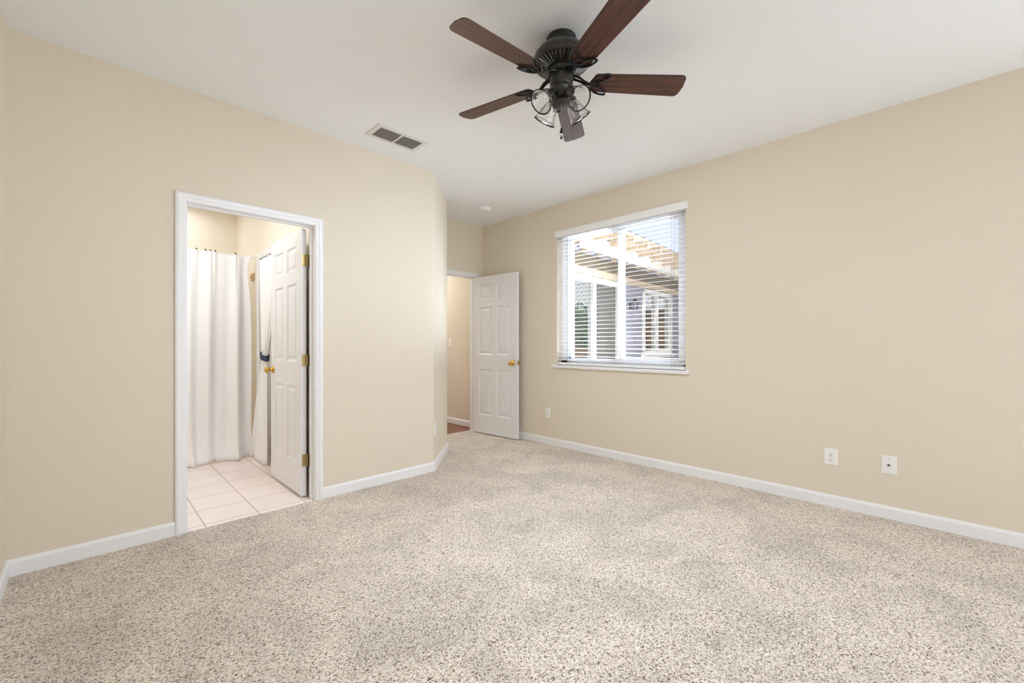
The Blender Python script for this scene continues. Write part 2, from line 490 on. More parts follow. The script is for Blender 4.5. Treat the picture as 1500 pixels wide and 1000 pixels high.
CW = .052; JR = .014   # casing width; the casing stands back from the jamb face by a small reveal
sweep_base('baseboard_left', [(DL0 + JR - CW, YL), (XW, YL), (XW, YB)], 'white baseboard left of the bathroom doorway')
sweep_base('baseboard_angled', [(XA, YD), (XA, YA), (XC, YL), (DL1 - JR + CW, YL)], 'white baseboard bending round the angled wall')
sweep_base('baseboard_right', [(XR, YB), (XR, YD - .001)], 'long white baseboard under the window wall')
sweep_base('baseboard_hall', [(XR, YD + T + .02), (XR, 7.2)], 'white baseboard in the hall beyond the entry door')
sweep_base('baseboard_bath', [(XB, YL + T), (XB, CY0 - CW)], 'white baseboard behind the bathroom door')

# door casings ------------------------------------------------------
CP = [(0, 0), (0, .008), (.008, .012), (.019, .012), (.023, .016), (.043, .018), (.049, .015), (CW, .011), (CW, 0)]


def casing(bm, x0, x1, zt, fy, out):
    """U-shaped moulding round an opening x0..x1 on the wall plane y=fy, thickness towards out (+1/-1)"""
    rings = [[], [], [], []]; x0 += JR; x1 -= JR; zt -= JR
    for u, v in CP:
        y = fy + out * v
        for r, p in zip(rings, ((x0 - u, y, 0), (x0 - u, y, zt + u), (x1 + u, y, zt + u), (x1 + u, y, 0))): r.append(bm.verts.new(p))
    n = len(CP)
    for a, b in zip(rings, rings[1:]):
        for k in range(n):
            k2 = (k + 1) % n; bm.faces.new((a[k], a[k2], b[k2], b[k]))
    bm.faces.new(rings[0]); bm.faces.new(rings[-1][::-1])


def jamb(bm, x0, x1, zt, y0, y1, stop=None):
    t = .018
    box(bm, (x0 - .001, y0, 0), (x0 + t, y1, zt)); box(bm, (x1 - t, y0, 0), (x1 + .001, y1, zt)); box(bm, (x0 + t, y0, zt - t), (x1 - t, y1, zt + .001))
    if stop:
        a, b = stop; s = .011
        box(bm, (x0 + t, a, 0), (x0 + t + s, b, zt - t)); box(bm, (x1 - t - s, a, 0), (x1 - t, b, zt - t)); box(bm, (x0 + t + s, a, zt - t - s), (x1 - t - s, b, zt - t))


bm = B(); casing(bm, DL0, DL1, DH, YL, -1); casing(bm, DL0, DL1, DH, YL + T, 1); jamb(bm, DL0, DL1, DH, YL - .002, YL + T + .002, (YL + .040, YL + .072))
struct('trim_1', bm, M['trim'], 'white casing round the bathroom doorway', 'door casing', smooth=True)
bm = B(); casing(bm, EL0, EL1, DH, YD, -1); jamb(bm, EL0, EL1, DH, YD - .004, YD + T + .004, (YD + .042, YD + .072)); casing(bm, EL0, EL1, DH, YD + T, 1)
struct('trim_2', bm, M['trim'], 'white casing round the entry doorway', 'door casing', smooth=True)


def side_casing():
    bm = B(); casing(bm, CY0, CY1, DH, 0, -1); jamb(bm, CY0, CY1, DH, -.004, T + .004)
    # turn the x axis onto y and the outward axis onto -x
    for v in bm.verts: v.co = Vector((XB + v.co.y, v.co.x, v.co.z))
    return bm


struct('trim_3', side_casing(), M['trim'], 'white casing round the curtained bathroom opening', 'door casing', smooth=True)

# six-panel doors --------------------------------------------------
def door_mesh(w, h, t):
    """hinge edge at x=0, slab along +x, faces at y=0 and y=-t, bottom z=0"""
    bm = B()
    st = .112 * w / .76; mid = .095 * w / .76; pw = (w - 2 * st - mid) / 2
    xs = [0, st, st + pw, st + pw + mid, w - st, w]
    zs = [0, .235, .825, 1.015, 1.625, 1.725, 1.915, h]
    for side in (0, 1):
        y0 = 0 if side == 0 else -t; s = -1 if side == 0 else 1
        def V(x, z, d): return bm.verts.new((x, y0 + s * d, z))
        for i in range(5):
            for j in range(7):
                x0, x1, z0, z1 = xs[i], xs[i + 1], zs[j], zs[j + 1]
                if i in (1, 3) and j in (1, 3, 5):
                    prev = [V(x0, z0, 0), V(x1, z0, 0), V(x1, z1, 0), V(x0, z1, 0)]
                    for ins, d in ((.010, .009), (.022, .010), (.046, .002)):
                        cur = [V(x0 + ins, z0 + ins, d), V(x1 - ins, z0 + ins, d), V(x1 - ins, z1 - ins, d), V(x0 + ins, z1 - ins, d)]
                        for k in range(4): bm.faces.new((prev[k], prev[(k + 1) % 4], cur[(k + 1) % 4], cur[k]))
                        prev = cur
                    bm.faces.new(prev)
                else:
                    bm.faces.new((V(x0, z0, 0), V(x1, z0, 0), V(x1, z1, 0), V(x0, z1, 0)))
    for (xa, za), (xb, zb) in (((0, 0), (w, 0)), ((w, 0), (w, h)), ((w, h), (0, h)), ((0, h), (0, 0))):
        bm.faces.new([bm.verts.new(p) for p in ((xa, 0, za), (xb, 0, zb), (xb, -t, zb), (xa, -t, za))])
    bmesh.ops.remove_doubles(bm, verts=bm.verts, dist=1e-5)
    return bm


def knob_mesh(sgn, y):
    bm = B()
    mt = Matrix.Translation((0, y, 0)) @ Matrix.Rotation(-sgn * PI / 2, 4, 'X')
    lathe(bm, [(0, .0005), (.033, .0005), (.033, .004), (.028, .009), (.014, .012), (.0115, .03), (.018, .036), (.027, .044), (.0285, .053), (.025, .062), (.015, .067), (0, .068)], 28, mt)
    return bm


def make_door(name, w, h, loc, rotz, label, knob_z, leaf=None):
    t = .035
    d = obj(name, door_mesh(w, h, t), M['door'], loc=loc); d.rotation_euler = (0, 0, rotz)
    tag(d, label, 'door', None, 'structure')
    for sgn, y in ((1, 0), (-1, -t)):
        k = obj('door_knob', knob_mesh(sgn, y), M['brass'], d, smooth='all', loc=(w - .062, 0, knob_z))
        tag(k, 'polished brass door knob')
    bm = B(); box(bm, (w - .0005, -t / 2 - .0125, knob_z - .028), (w + .0012, -t / 2 + .0125, knob_z + .028))
    box(bm, (w + .001, -t / 2 - .006, knob_z - .009), (w + .010, -t / 2 + .006, knob_z + .009))
    tag(obj('latch_plate', bm, M['hinge'], d), 'brass latch plate')
    for z in (.27, 1.03, 1.79):
        bm = B()
        box(bm, (-.0035, -t + .001, z - .045), (.001, -.004, z + .045))
        if leaf:   # barrel on the far face, second leaf let into the jamb
            for q in range(5):
                lathe(bm, [(0, -.0087), (.0066, -.0087), (.0066, .0087), (0, .0087)], 12, Matrix.Translation((-.004, -t - .0065, z - .036 + .018 * q)))
            box(bm, (-.046, -leaf - .0015, z - .045), (-.006, -leaf + .0012, z + .045))
        else:
            lathe(bm, [(0, -.045), (.0065, -.045), (.0065, .045), (0, .045)], 12, Matrix.Translation((-.0035, .006, z)))
        for q in (-.03, 0, .03): box(bm, (-.0042, -.020, z + q - .003), (-.003, -.014, z + q + .003))
        tag(obj('hinge', bm, M['hinge'], d, smooth=True), 'brass butt hinge')
    return d


# bathroom door: hinged on the right jamb, swung into the bathroom past the jamb
# local +x runs along world +Y; local y=0 face turned to ... the right (+X) side after a 90 degree turn => y=0 face is -X
make_door('door_1', .757, 2.028, (1.1445, YL + T + .012, .010), math.radians(90.0), 'white six panel bathroom door standing open with brass knob and hinges', .93, leaf=.0515)
make_door('door_2', .755, 2.022, (EL1 - .032, YD - .010, .012), math.radians(-85.2), 'white six panel entry door standing open beside the window wall', .92)

# ------------------------------------------------------------------ window
bm = B()
XF0, XF1 = XR + .085, XR + .145
box(bm, (XF0, WY1 - .085, WZ0), (XF1, WY1, WZ1)); box(bm, (XF0, WY0, WZ0), (XF1, WY0 + .055, WZ1))
box(bm, (XF0, WY0, WZ0), (XF1, WY1, WZ0 + .05)); box(bm, (XF0, WY0, WZ1 - .05), (XF1, WY1, WZ1))
w1 = struct('window_1', bm, M['vinyl'], 'white vinyl slider window behind the open blinds', 'window')


def sash(y0, y1, x0, x1, ws, wb, name):
    bm = B(); z0, z1 = WZ0 + .045, WZ1 - .045
    box(bm, (x0, y0, z0), (x1, y0 + ws, z1)); box(bm, (x0, y1 - ws, z0), (x1, y1, z1))
    box(bm, (x0, y0 + ws, z0), (x1, y1 - ws, z0 + wb)); box(bm, (x0, y0 + ws, z1 - wb), (x1, y1 - ws, z1))
    s = obj(name, bm, M['vinyl'], w1)
    g = B(); xm = (x0 + x1) / 2; box(g, (xm - .002, y0 + ws - .004, z0 + wb - .004), (xm + .002, y1 - ws + .004, z1 - wb + .004))
    obj('pane', g, M['pane'], s)
    return s


sash(2.325, 3.012, XF0 + .030, XF0 + .055, .055, .035, 'sash')
sash(1.675, 2.345, XF0 + .003, XF0 + .028, .052, .045, 'sash')
bm = B(); box(bm, (XF0 - .006, 2.975, 1.0), (XF0 + .004, 2.992, 1.03)); box(bm, (XF0 - .004, 3.018, WZ0 + .06), (XF0 + .001, 3.022, WZ1 - .06))
obj('latch', bm, M['dark'], w1)
bm = B()
box(bm, (XR - .030, 1.590, .893), (XR + .086, 3.170, .925)); 
for v in bm.verts:
    pass
struct('trim_4', bm, M['trim'], 'white window sill under the blinds', 'window sill', bevel=.006)
# window reveal lining is the painted opening itself

# ------------------------------------------------------------------ horizontal blind
blind = thing('window_blind', (XR + .032, 2.36, .93), 'white horizontal slat blind hanging open in the bedroom window', 'blind')
bx, by, bz = blind.location
bm = B(); box(bm, (-.056, 1.600 - by, 2.368 - bz), (-.040, 3.112 - by, 2.434 - bz)); box(bm, (-.060, 1.598 - by, 2.420 - bz), (-.040, 3.114 - by, 2.436 - bz))
box(bm, (-.040, 1.600 - by, 2.368 - bz), (-.0325, 1.612 - by, 2.434 - bz)); box(bm, (-.040, 3.100 - by, 2.368 - bz), (-.0325, 3.112 - by, 2.434 - bz))
obj('valance', bm, M['blind'], blind, bevel=.002)
bm = B(); box(bm, (-.028, WY0 + .006 - by, 2.365 - bz), (.028, WY1 - .006 - by, 2.412 - bz)); obj('headrail', bm, M['blind'], blind)
sl = None
NS = 33
zt, zb = 2.345, .985
for i in range(NS):
    z = zb + (zt - zb) * i / (NS - 1)
    if sl is None:
        bm = B(); tilt = math.radians(9.0); L0, L1 = WY0 + .006 - by, WY1 - .006 - by
        top, bot = [], []
        for k in range(7):
            q = -.025 + .05 * k / 6; crown = .0022 * (1 - (q / .025) ** 2)
            def P(dz): return (q * math.cos(tilt) - dz * math.sin(tilt), q * math.sin(tilt) + dz * math.cos(tilt))
            top.append(P(crown + .0014)); bot.append(P(crown - .0014))
        loop = top + bot[::-1]
        a = [bm.verts.new((x, L0, zz)) for x, zz in loop]; b = [bm.verts.new((x, L1, zz)) for x, zz in loop]
        bm.faces.new(a); bm.faces.new(b[::-1])
        for k in range(len(loop)): bm.faces.new((a[k], a[(k + 1) % len(loop)], b[(k + 1) % len(loop)], b[k]))
        sl = obj('slat', bm, M['blind'], blind, smooth=True); sl.location = (0, 0, z - bz)
    else:
        c = sl.copy(); COL.objects.link(c); c.location = (0, 0, z - bz)
bm = B(); box(bm, (-.026, WY0 + .006 - by, .9285 - bz), (.026, WY1 - .006 - by, .956 - bz)); obj('bottom_rail', bm, M['blind'], blind, bevel=.003)
for y in (1.758, 2.362, 2.962):
    bm = B()
    for x in (-.0265, .0265):
        tube(bm, [(x, y - by, .95 - bz), (x, y - by, 2.37 - bz)], .0011, 6)
    obj('ladder_cord', bm, M['cordgrey'], blind)
bm = B(); tube(bm, [(-.034, 2.060 - by, 2.37 - bz), (-.034, 2.060 - by, 2.17 - bz)], .0012, 6)
lc = obj('lift_cord', bm, M['blind'], blind)
bm = B(); lathe(bm, [(0, .03), (.005, .028), (.009, 0), (0, -.002)], 12, Matrix.Translation((-.034, 2.060 - by, 2.142 - bz))); obj('tassel', bm, M['blind'], lc, smooth=True)
bm = B(); tube(bm, [(-.036, 3.012 - by, 2.37 - bz), (-.037, 3.012 - by, 1.60 - bz)], .0038, 8); obj('tilt_wand', bm, M['blind'], blind, smooth=True)

# ------------------------------------------------------------------ wall plates
def plate(name, w, h, label, cat, group=None):
    """faces +y locally (y=0 back on the wall)"""
    t = thing(name, (0, 0, 0), label, cat, group)
    bm = B()
    v = [bm.verts.new(p) for p in ((-w / 2, 0, -h / 2), (w / 2, 0, -h / 2), (w / 2, 0, h / 2), (-w / 2, 0, h / 2))]
    e = .004
    v2 = [bm.verts.new(p) for p in ((-w / 2, .003, -h / 2), (w / 2, .003, -h / 2), (w / 2, .003, h / 2), (-w / 2, .003, h / 2))]
    v3 = [bm.verts.new(p) for p in ((-w / 2 + e, .0065, -h / 2 + e), (w / 2 - e, .0065, -h / 2 + e), (w / 2 - e, .0065, h / 2 - e), (-w / 2 + e, .0065, h / 2 - e))]
    bm.faces.new(v)
    for a, b in ((v, v2), (v2, v3)):
        for k in range(4): bm.faces.new((a[k], a[(k + 1) % 4], b[(k + 1) % 4], b[k]))
    bm.faces.new(v3)
    obj('cover_plate', bm, M['plate'], t)
    return t


def screw(t, z):
    bm = B(); lathe(bm, [(0, 0), (.0033, 0), (.003, .0012), (0, .0015)], 10, Matrix.Translation((0, .0063, z)) @ Matrix.Rotation(-PI / 2, 4, 'X')); obj('screw', bm, M['cordgrey'], t)


def receptacles(t):
    for z in (-.0195, .0195):
        bm = B(); box(bm, (-.0165, .006, z - .0145), (.0165, .0085, z + .0145)); s = obj('socket', bm, M['plate'], t, bevel=.002)
        bm = B()
        box(bm, (-.0078, .0082, z - .001), (-.0050, .0090, z + .008)); box(bm, (.0050, .0082, z - .001), (.0078, .0090, z + .007))
        lathe(bm, [(0, 0), (.0031, 0), (.0031, .0008), (0, .0008)], 10, Matrix.Translation((0, .0082, z - .0085)) @ Matrix.Rotation(-PI / 2, 4, 'X'))
        obj('socket_slots', bm, M['dark'], s)
    screw(t, 0)


def put(t, x, y, z, ang):
    t.location = (x, y, z); t.rotation_euler = (0, 0, ang)


# plates on the right wall look towards -X : local +y -> -X  (rotate +90)
o = plate('wall_outlet', .078, .119, 'white duplex outlet low on the long wall, left of the cable plate', 'outlet'); receptacles(o); put(o, XR, .569, .354, PI / 2)
o = plate('cable_plate', .078, .119, 'white cable jack plate low on the long wall, nearest the viewer', 'wall plate'); put(o, XR, .257, .357, PI / 2)
bm = B(); lathe(bm, [(0, 0), (.008, 0), (.008, .003), (.0048, .003), (.0048, .012), (.003, .012), (0, .009)], 14, Matrix.Translation((0, .006, 0)) @ Matrix.Rotation(-PI / 2, 4, 'X'))
obj('coax_jack', bm, M['steel'], o, smooth=True); screw(o, .045); screw(o, -.045)
o = plate('wall_outlet', .072, .116, 'small white outlet on the wall below the left of the window', 'outlet'); receptacles(o); put(o, XR, 3.236, .363, PI / 2)
o = plate('light_switch', .072, .118, 'white light switch on the hall wall beyond the entry door', 'switch'); put(o, XR, 5.12, 1.172, PI / 2)
bm = B(); box(bm, (-.005, .006, -.012), (.005, .009, .012)); box(bm, (-.004, .006, 0), (.004, .018, .008)); obj('toggle', bm, M['plate'], o); screw(o, .03); screw(o, -.03)
o = plate('wall_outlet', .072, .116, 'cream outlet seen nearly edge on on the angled wall', 'outlet'); receptacles(o); put(o, 2.303, 3.348, .375, -3 * PI / 4)

# ------------------------------------------------------------------ smoke detector, ceiling vent
o = thing('smoke_detector', (3.285, 3.765, C), 'round white smoke detector on the ceiling near the entry', 'smoke detector')
bm = B(); lathe(bm, [(0, 0), (.072, 0), (.072, -.010), (.066, -.012), (.066, -.022), (.060, -.033), (.045, -.037), (0, -.038)], 36); obj('housing', bm, M['plate'], o, smooth=True)
bm = B(); lathe(bm, [(0, -.037), (.012, -.037), (.011, -.041), (0, -.041)], 16, Matrix.Translation((.022, -.02, 0))); obj('test_button', bm, M['ventw'], o, smooth=True)

vx0, vx1, vy0, vy1 = 1.474, 1.892, 2.836, 3.062
vent = thing('ceiling_vent', ((vx0 + vx1) / 2, (vy0 + vy1) / 2, C), 'white air vent with dark louvers in the ceiling over the doorway', 'vent')
hx, hy = (vx1 - vx0) / 2, (vy1 - vy0) / 2
bm = B(); f = .034
def ringframe(bm, hx, hy, f, z0, z1, zi):
    o_ = [(-hx, -hy), (hx, -hy), (hx, hy), (-hx, hy)]; i_ = [(-hx + f, -hy + f), (hx - f, -hy + f), (hx - f, hy - f), (-hx + f, hy - f)]
    A = [bm.verts.new((x, y, z0)) for x, y in o_]; Bv = [bm.verts.new((x * .99, y * .985, z1)) for x, y in o_]
    Cv = [bm.verts.new((x, y, z1 - .003)) for x, y in i_]; D = [bm.verts.new((x, y, zi)) for x, y in i_]
    for a, b in ((A, Bv), (Bv, Cv), (Cv, D), (D, A)):
        for k in range(4): bm.faces.new((a[k], a[(k + 1) % 4], b[(k + 1) % 4], b[k]))
ringframe(bm, hx, hy, f, -.0005, -.006, -.0006)
box(bm, (-.006, -hy + f, -.011), (.006, hy - f, -.004))
obj('frame', bm, M['ventw'], vent)
bm = B(); box(bm, (-hx + f - .001, -hy + f - .001, -.0012), (hx - f + .001, hy - f + .001, -.0006)); obj('duct_opening', bm, M['ventd'], vent)
nl = 9
for side in (-1, 1):
    x0, x1 = (-hx + f, -.006) if side < 0 else (.006, hx - f)
    for i in range(nl):
        y = -hy + f + (2 * hy - 2 * f) * (i + .5) / nl
        bm = B(); v = box(bm, (x0, -.0065, -.0005), (x1, .0065, .0005))
        bmesh.ops.rotate(bm, verts=bm.verts, cent=(0, 0, 0), matrix=Matrix.Rotation(math.radians(9), 3, 'X'))
        obj('louver', bm, M['louver'], vent, loc=(0, y, -.0065))

# ------------------------------------------------------------------ ceiling fan
FX, FY = 1.739, 1.393
FAN_W = 41
fan = thing('ceiling_fan', (FX, FY, C), 'black ceiling fan with five walnut blades and four glass lights', 'ceiling fan')
bm = B(); lathe(bm, [(0, 0), (.076, 0), (.078, -.006), (.078, -.014), (.074, -.018), (.074, -.040), (.079, -.046), (.079, -.052), (0, -.052)], 48); obj('canopy', bm, M['bronze'], fan, smooth=True)
bm = B()
lathe(bm, [(0, -.050), (.084, -.050), (.100, -.056), (.122, -.072), (.138, -.092), (.146, -.112), (.147, -.124), (.143, -.134), (.136, -.139), (.132, -.139), (.130, -.136), (.100, -.146), (.072, -.156), (.072, -.172), (.066, -.178), (.066, -.190), (0, -.190)], 64)
motor = obj('motor_housing', bm, M['bronze'], fan, smooth=True)
bm = B()
for k in range(40):
    a = 2 * PI * k / 40
    d = Vector((math.cos(a), math.sin(a), 0))
    tube(bm, [d * .132 + Vector((0, 0, -.139)), d * .106 + Vector((0, 0, -.150)), d * .076 + Vector((0, 0, -.160))], [.0048, .0044, .0032], 6)
obj('vent_ribs', bm, M['ribmetal'], motor, smooth=True)
bm = B(); lathe(bm, [(0, -.186), (.056, -.186), (.060, -.192), (.060, -.244), (.054, -.252), (.044, -.256), (0, -.256)], 40); sw = obj('switch_housing', bm, M['bronze'], fan, smooth=True)
bm = B()
vd = math.atan2(-FY, -FX)
for z in (-.206, -.218, -.230):
    d = Vector((math.cos(vd), math.sin(vd), 0)) * .060
    lathe(bm, [(0, 0), (.003, 0), (.002, .002), (0, .0022)], 8, Matrix.Translation((d.x, d.y, z)) @ Matrix.Rotation(vd, 4, 'Z') @ Matrix.Rotation(PI / 2, 4, 'Y'))
obj('screw_heads', bm, M['steel'], sw)
bm = B(); lathe(bm, [(0, -.254), (.046, -.254), (.040, -.266), (.033, -.282), (.033, -.302), (.042, -.322), (.052, -.336), (.048, -.342), (.020, -.346), (0, -.347)], 40)
fit = obj('light_fitter', bm, M['bronze'], fan, smooth=True)

# blades and their irons
def blade_bm():
    bm = B(); t = .006; r0, r1 = .160, .648
    pts = []
    w0, w1 = .057, .069; rc = .028
    pts += [(r0 + .018, -w0)]
    for k in range(7):
        a = -PI / 2 + PI / 2 * k / 6
        pts.append((r1 - rc - .006 + rc * math.cos(a), -w1 + rc + rc * math.sin(a)))
    pts.append((r1, 0))
    for k in range(7):
        a = PI / 2 * k / 6
        pts.append((r1 - rc - .006 + rc * math.cos(a), w1 - rc + rc * math.sin(a)))
    pts += [(r0 + .018, w0), (r0 + .004, w0 - .016), (r0, 0), (r0 + .004, -w0 + .016)]
    prism(bm, pts, -t / 2, t / 2)
    return bm


def iron_bm():
    bm = B(); z = -.0090; R = .0054
    # arm from motor hub, curving out and down to the blade
    for s in (-1, 1):
        tube(bm, [(.060, s * .012, .030), (.095, s * .010, .018), (.120, s * .007, .000), (.142, s * .004, z), (.165, s * .009, z)], [.0065, .006, .0055, .005, .0048], 8)
    # outer loop: from one blade corner round the root to the other
    lp = []
    for k in range(25):
        a = PI / 2 + PI * k / 24
        lp.append((.238 + .088 * math.cos(a) * (1 if abs(math.cos(a)) < 2 else 1), .066 * math.sin(a), z))
    tube(bm, lp, R, 8)
    # wings: from each corner sweeping back to the middle, forming two leaf shapes
    for s in (-1, 1):
        c = []
        for k in range(13):
            u = k / 12
            c.append((.242 - .052 * u - .016 * math.sin(PI * u) * -1, s * (.066 * (1 - u) + .014 * u), z - .001))
        tube(bm, c, R * .9, 8)
        c = []
        for k in range(11):
            u = k / 10
            c.append((.226 - .040 * u, s * (.050 - .040 * u - .012 * math.sin(PI * u)), z - .001))
        tube(bm, c, R * .6, 6)
    tube(bm, [(.183 + .017 * math.cos(2 * PI * k / 20), .017 * math.sin(2 * PI * k / 20), z - .002) for k in range(20)], R * .8, 8, closed=True)
    return bm


ph0 = 3.05059
bl = ir = None
PITCH = math.radians(-12)
for k in range(5):
    a = ph0 + k * 2 * PI / 5
    if bl is None:
        bl = obj('blade', blade_bm(), M['blade'], fan, bevel=.0015)
        ir = obj('blade_iron', iron_bm(), M['iron'], fan, smooth=True)
        b_, i_ = bl, ir
    else:
        b_ = bl.copy(); COL.objects.link(b_); i_ = ir.copy(); COL.objects.link(i_)
    for q in (b_, i_):
        q.location = (0, 0, -.221)
        q.rotation_euler = Matrix.Rotation(a, 4, 'Z').to_euler()
        q.rotation_euler = (Matrix.Rotation(a, 4, 'Z') @ Matrix.Rotation(PITCH, 4, 'X')).to_euler()

# light arms and glass shades
def shade_bm():
    prof = [(.021, .0), (.027, -.010), (.036, -.028), (.042, -.050), (.047, -.072), (.056, -.090), (.061, -.097)]
    inner = [(r - .0028, z) for r, z in prof]
    bm = B(); lathe(bm, prof + inner[::-1], 40, close=True); return bm


sh = None
for k, off in enumerate((48, -42, 138, -132)):
    a = vd - math.radians(off)
    base = Matrix.Rotation(a, 4, 'Z')
    neck = base @ Matrix.Translation((.062, 0, -.300)) @ Matrix.Rotation(math.radians(-46), 4, 'Y')
    bm = B(); tube(bm, [base @ Vector((.030, 0, -.290)), base @ Vector((.046, 0, -.286)), base @ Vector((.060, 0, -.297))], .009, 10)
    lathe(bm, [(0, .006), (.016, .006), (.024, -.002), (.024, -.012), (.018, -.013), (.012, -.018), (0, -.019)], 24, neck)
    arm = obj('lamp_arm', bm, M['bronze'], fan, smooth=True)
    if sh is None:
        sh = obj('glass_shade', shade_bm(), M['hammered'], fan, smooth='all'); tag(sh, 'clear hammered glass bell shade'); s_ = sh
    else:
        s_ = sh.copy(); COL.objects.link(s_)
    s_.matrix_local = neck @ Matrix.Translation((0, 0, -.006))
    bm = B(); tube(bm, [(.0608 * math.cos(2 * PI * j / 40), .0608 * math.sin(2 * PI * j / 40), -.0975) for j in range(40)], .0012, 6, closed=True)
    r_ = obj('shade_rim', bm, M['iron'], fan, smooth='all'); r_.parent = s_
# four added fill spots at the shade mouths; the kit has no bulbs
for off in (48, -42, 138, -132):
    a = vd - math.radians(off)
    l = bpy.data.lights.new('fan_fill', 'SPOT'); l.energy = FAN_W; l.color = (.86, .96, 1.11)
    l.spot_size = math.radians(165); l.spot_blend = 1.0; l.shadow_soft_size = .03
    lo = bpy.data.objects.new('fan_fill', l); COL.objects.link(lo); lo.parent = fan
    lo.location = (.140 * math.cos(a), .140 * math.sin(a), -.385)
    lo.rotation_euler = Vector((math.cos(a) * .8, math.sin(a) * .8, -1)).to_track_quat('-Z', 'Y').to_euler()
bm = B()
cd = Vector((math.cos(vd), math.sin(vd), 0))
for j in range(30):
    z = -.345 - .0042 * j
    p = cd * .012
    lathe(bm, [(0, -.0019), (.0017, 0), (0, .0019)], 6, Matrix.Translation((p.x, p.y, z)))
tube(bm, [(cd.x * .012, cd.y * .012, -.343), (cd.x * .012, cd.y * .012, -.472)], .0008, 5)
ch = obj('pull_chain', bm, M['steel'], fan)
bm = B(); lathe(bm, [(0, -.466), (.003, -.466), (.008, -.488), (.009, -.494), (0, -.494)], 16, Matrix.Translation((cd.x * .012, cd.y * .012, 0)))
obj('fob_cap', bm, M['iron'], ch, smooth=True)
bm = B(); lathe(bm, [(0, -.516), (.006, -.516), (.006, -.522), (0, -.526)], 16, Matrix.Translation((cd.x * .012, cd.y * .012, 0)))
obj('fob_tip', bm, M['iron'], ch, smooth=True)
bm = B(); lathe(bm, [(0, -.4942), (.007, -.495), (.0105, -.505), (.007, -.515), (0, -.516)], 16, Matrix.Translation((cd.x * .012, cd.y * .012, 0))); obj('fob_ball', bm, M['crystal'], ch, smooth='all')

# ------------------------------------------------------------------ bathroom curtains
def curtain_bm():
    bm = B(); nx, nz = 220, 46; x0, x1 = .12, 1.20; zt_, zb_ = 2.075, .006
    hooks = [.40, .575, .735, .805, .845, .885, 1.055]
    rows = []
    for j in range(nz + 1):
        v = j / nz; z = zt_ + (zb_ - zt_) * v
        row = []
        for i in range(nx + 1):
            u = i / nx; x = x0 + (x1 - x0) * u
            amp = .012 + .030 * min(1, v * 2.2)
            y = 5.07 + amp * (.62 * math.sin(u * 34 + .6 * math.sin(v * 3)) + .45 * math.sin(u * 53 + 1.3 + .8 * v) + .3 * math.sin(u * 17 + 2.1 * v))
            # pinch pleats at the hooks
            for h in hooks:
                y -= .022 * math.exp(-((x - h) / .012) ** 2) * math.exp(-v * 9)
            # cloth spreading and breaking on the floor
            if v > .86:
                q = (v - .86) / .14
                y -= .085 * q * q * (.7 + .5 * math.sin(u * 23 + 1))
                x += .014 * q * math.sin(u * 40)
            # the free edge draws back just under the top corner
            if u > .9:
                x -= .040 * ((u - .9) / .1) * (1 - math.exp(-v * 26)) * math.exp(-max(0, v - .10) * 11)
            zz = z + (.010 * math.sin(u * 30) if v > .98 else 0) - .012 * math.sin(x * 11) ** 2 * math.exp(-v * 14)
            row.append(bm.verts.new((x, y, max(zz, .004))))
        rows.append(row)
    for a, b in zip(rows, rows[1:]):
        for i in range(nx): bm.faces.new((a[i], a[i + 1], b[i + 1], b[i]))
    return bm, hooks


bm, hooks = curtain_bm()
cur = obj('shower_curtain', bm, M['curtain'], smooth='all'); tag(cur, 'long white curtain on dark hooks across the bathroom, touching the tiles', 'curtain')
md = cur.modifiers.new('thick', 'SOLIDIFY'); md.thickness = .0016
for h in hooks:
    bm = B()
    lathe(bm, [(0, -.009), (.0075, -.004), (.0075, .004), (0, .009)], 10, Matrix.Translation((h, 5.040, 2.078)))
    tag(obj('hook', bm, M['dark'], cur), 'dark curtain hook')
rod = thing('curtain_rod', (.5, 5.108, 2.070), 'thin white rod behind the top of the long bathroom curtain', 'curtain rod')
bm = B(); tube(bm, [(XW - .5, 0, 0), (XB - .5, 0, 0)], .0085, 12); obj('rod', bm, M['trim'], rod, smooth=True)

bm = B(); box(bm, (XB - .022, 5.205, 1.845), (XB - .0005, 5.285, 1.925)); box(bm, (XB - .034, 5.225, 1.865), (XB - .020, 5.265, 1.905))
tag(obj('wall_hook_block', bm, M['peach'], bevel=.006), 'small peach wooden block on the wall beside the curtain top', 'wall hook')


def tied_curtain():
    bm = B(); nx, nz = 90, 60
    rows = []
    for j in range(nz + 1):
        v = j / nz; z = 2.005 + (.006 - 2.005) * v
        # left edge (larger Y) and right edge (smaller Y) of the cloth by height
        zt_ = 1.045
        if z > zt_:
            q = (z - zt_) / (2.005 - zt_); s = q ** .85
            yl = 4.735 + .125 * s; yr = 4.63 - .40 * s; fold = .020 + .006 * (1 - q)
        else:
            q = (zt_ - z) / zt_; s = q ** .8
            yl = 4.735 + .300 * s; yr = 4.63 - .10 * s; fold = .024 + .016 * q
        row = []
        for i in range(nx + 1):
            u = i / nx
            y = yl + (yr - yl) * u
            x = 1.232 - .012 * (1 - abs(2 * u - 1)) - fold * .5 * math.sin(u * 38 + 1.2 * v) - fold * .35 * math.sin(u * 21 + 2)
            if z < zt_: x -= .030 * (1 - ((zt_ - z) / zt_)) * 0 + .020 * ((zt_ - z) / zt_)
            row.append(bm.verts.new((x, y, z)))
        rows.append(row)
    for a, b in zip(rows, rows[1:]):
        for i in range(nx): bm.faces.new((a[i], a[i + 1], b[i + 1], b[i]))
    return bm


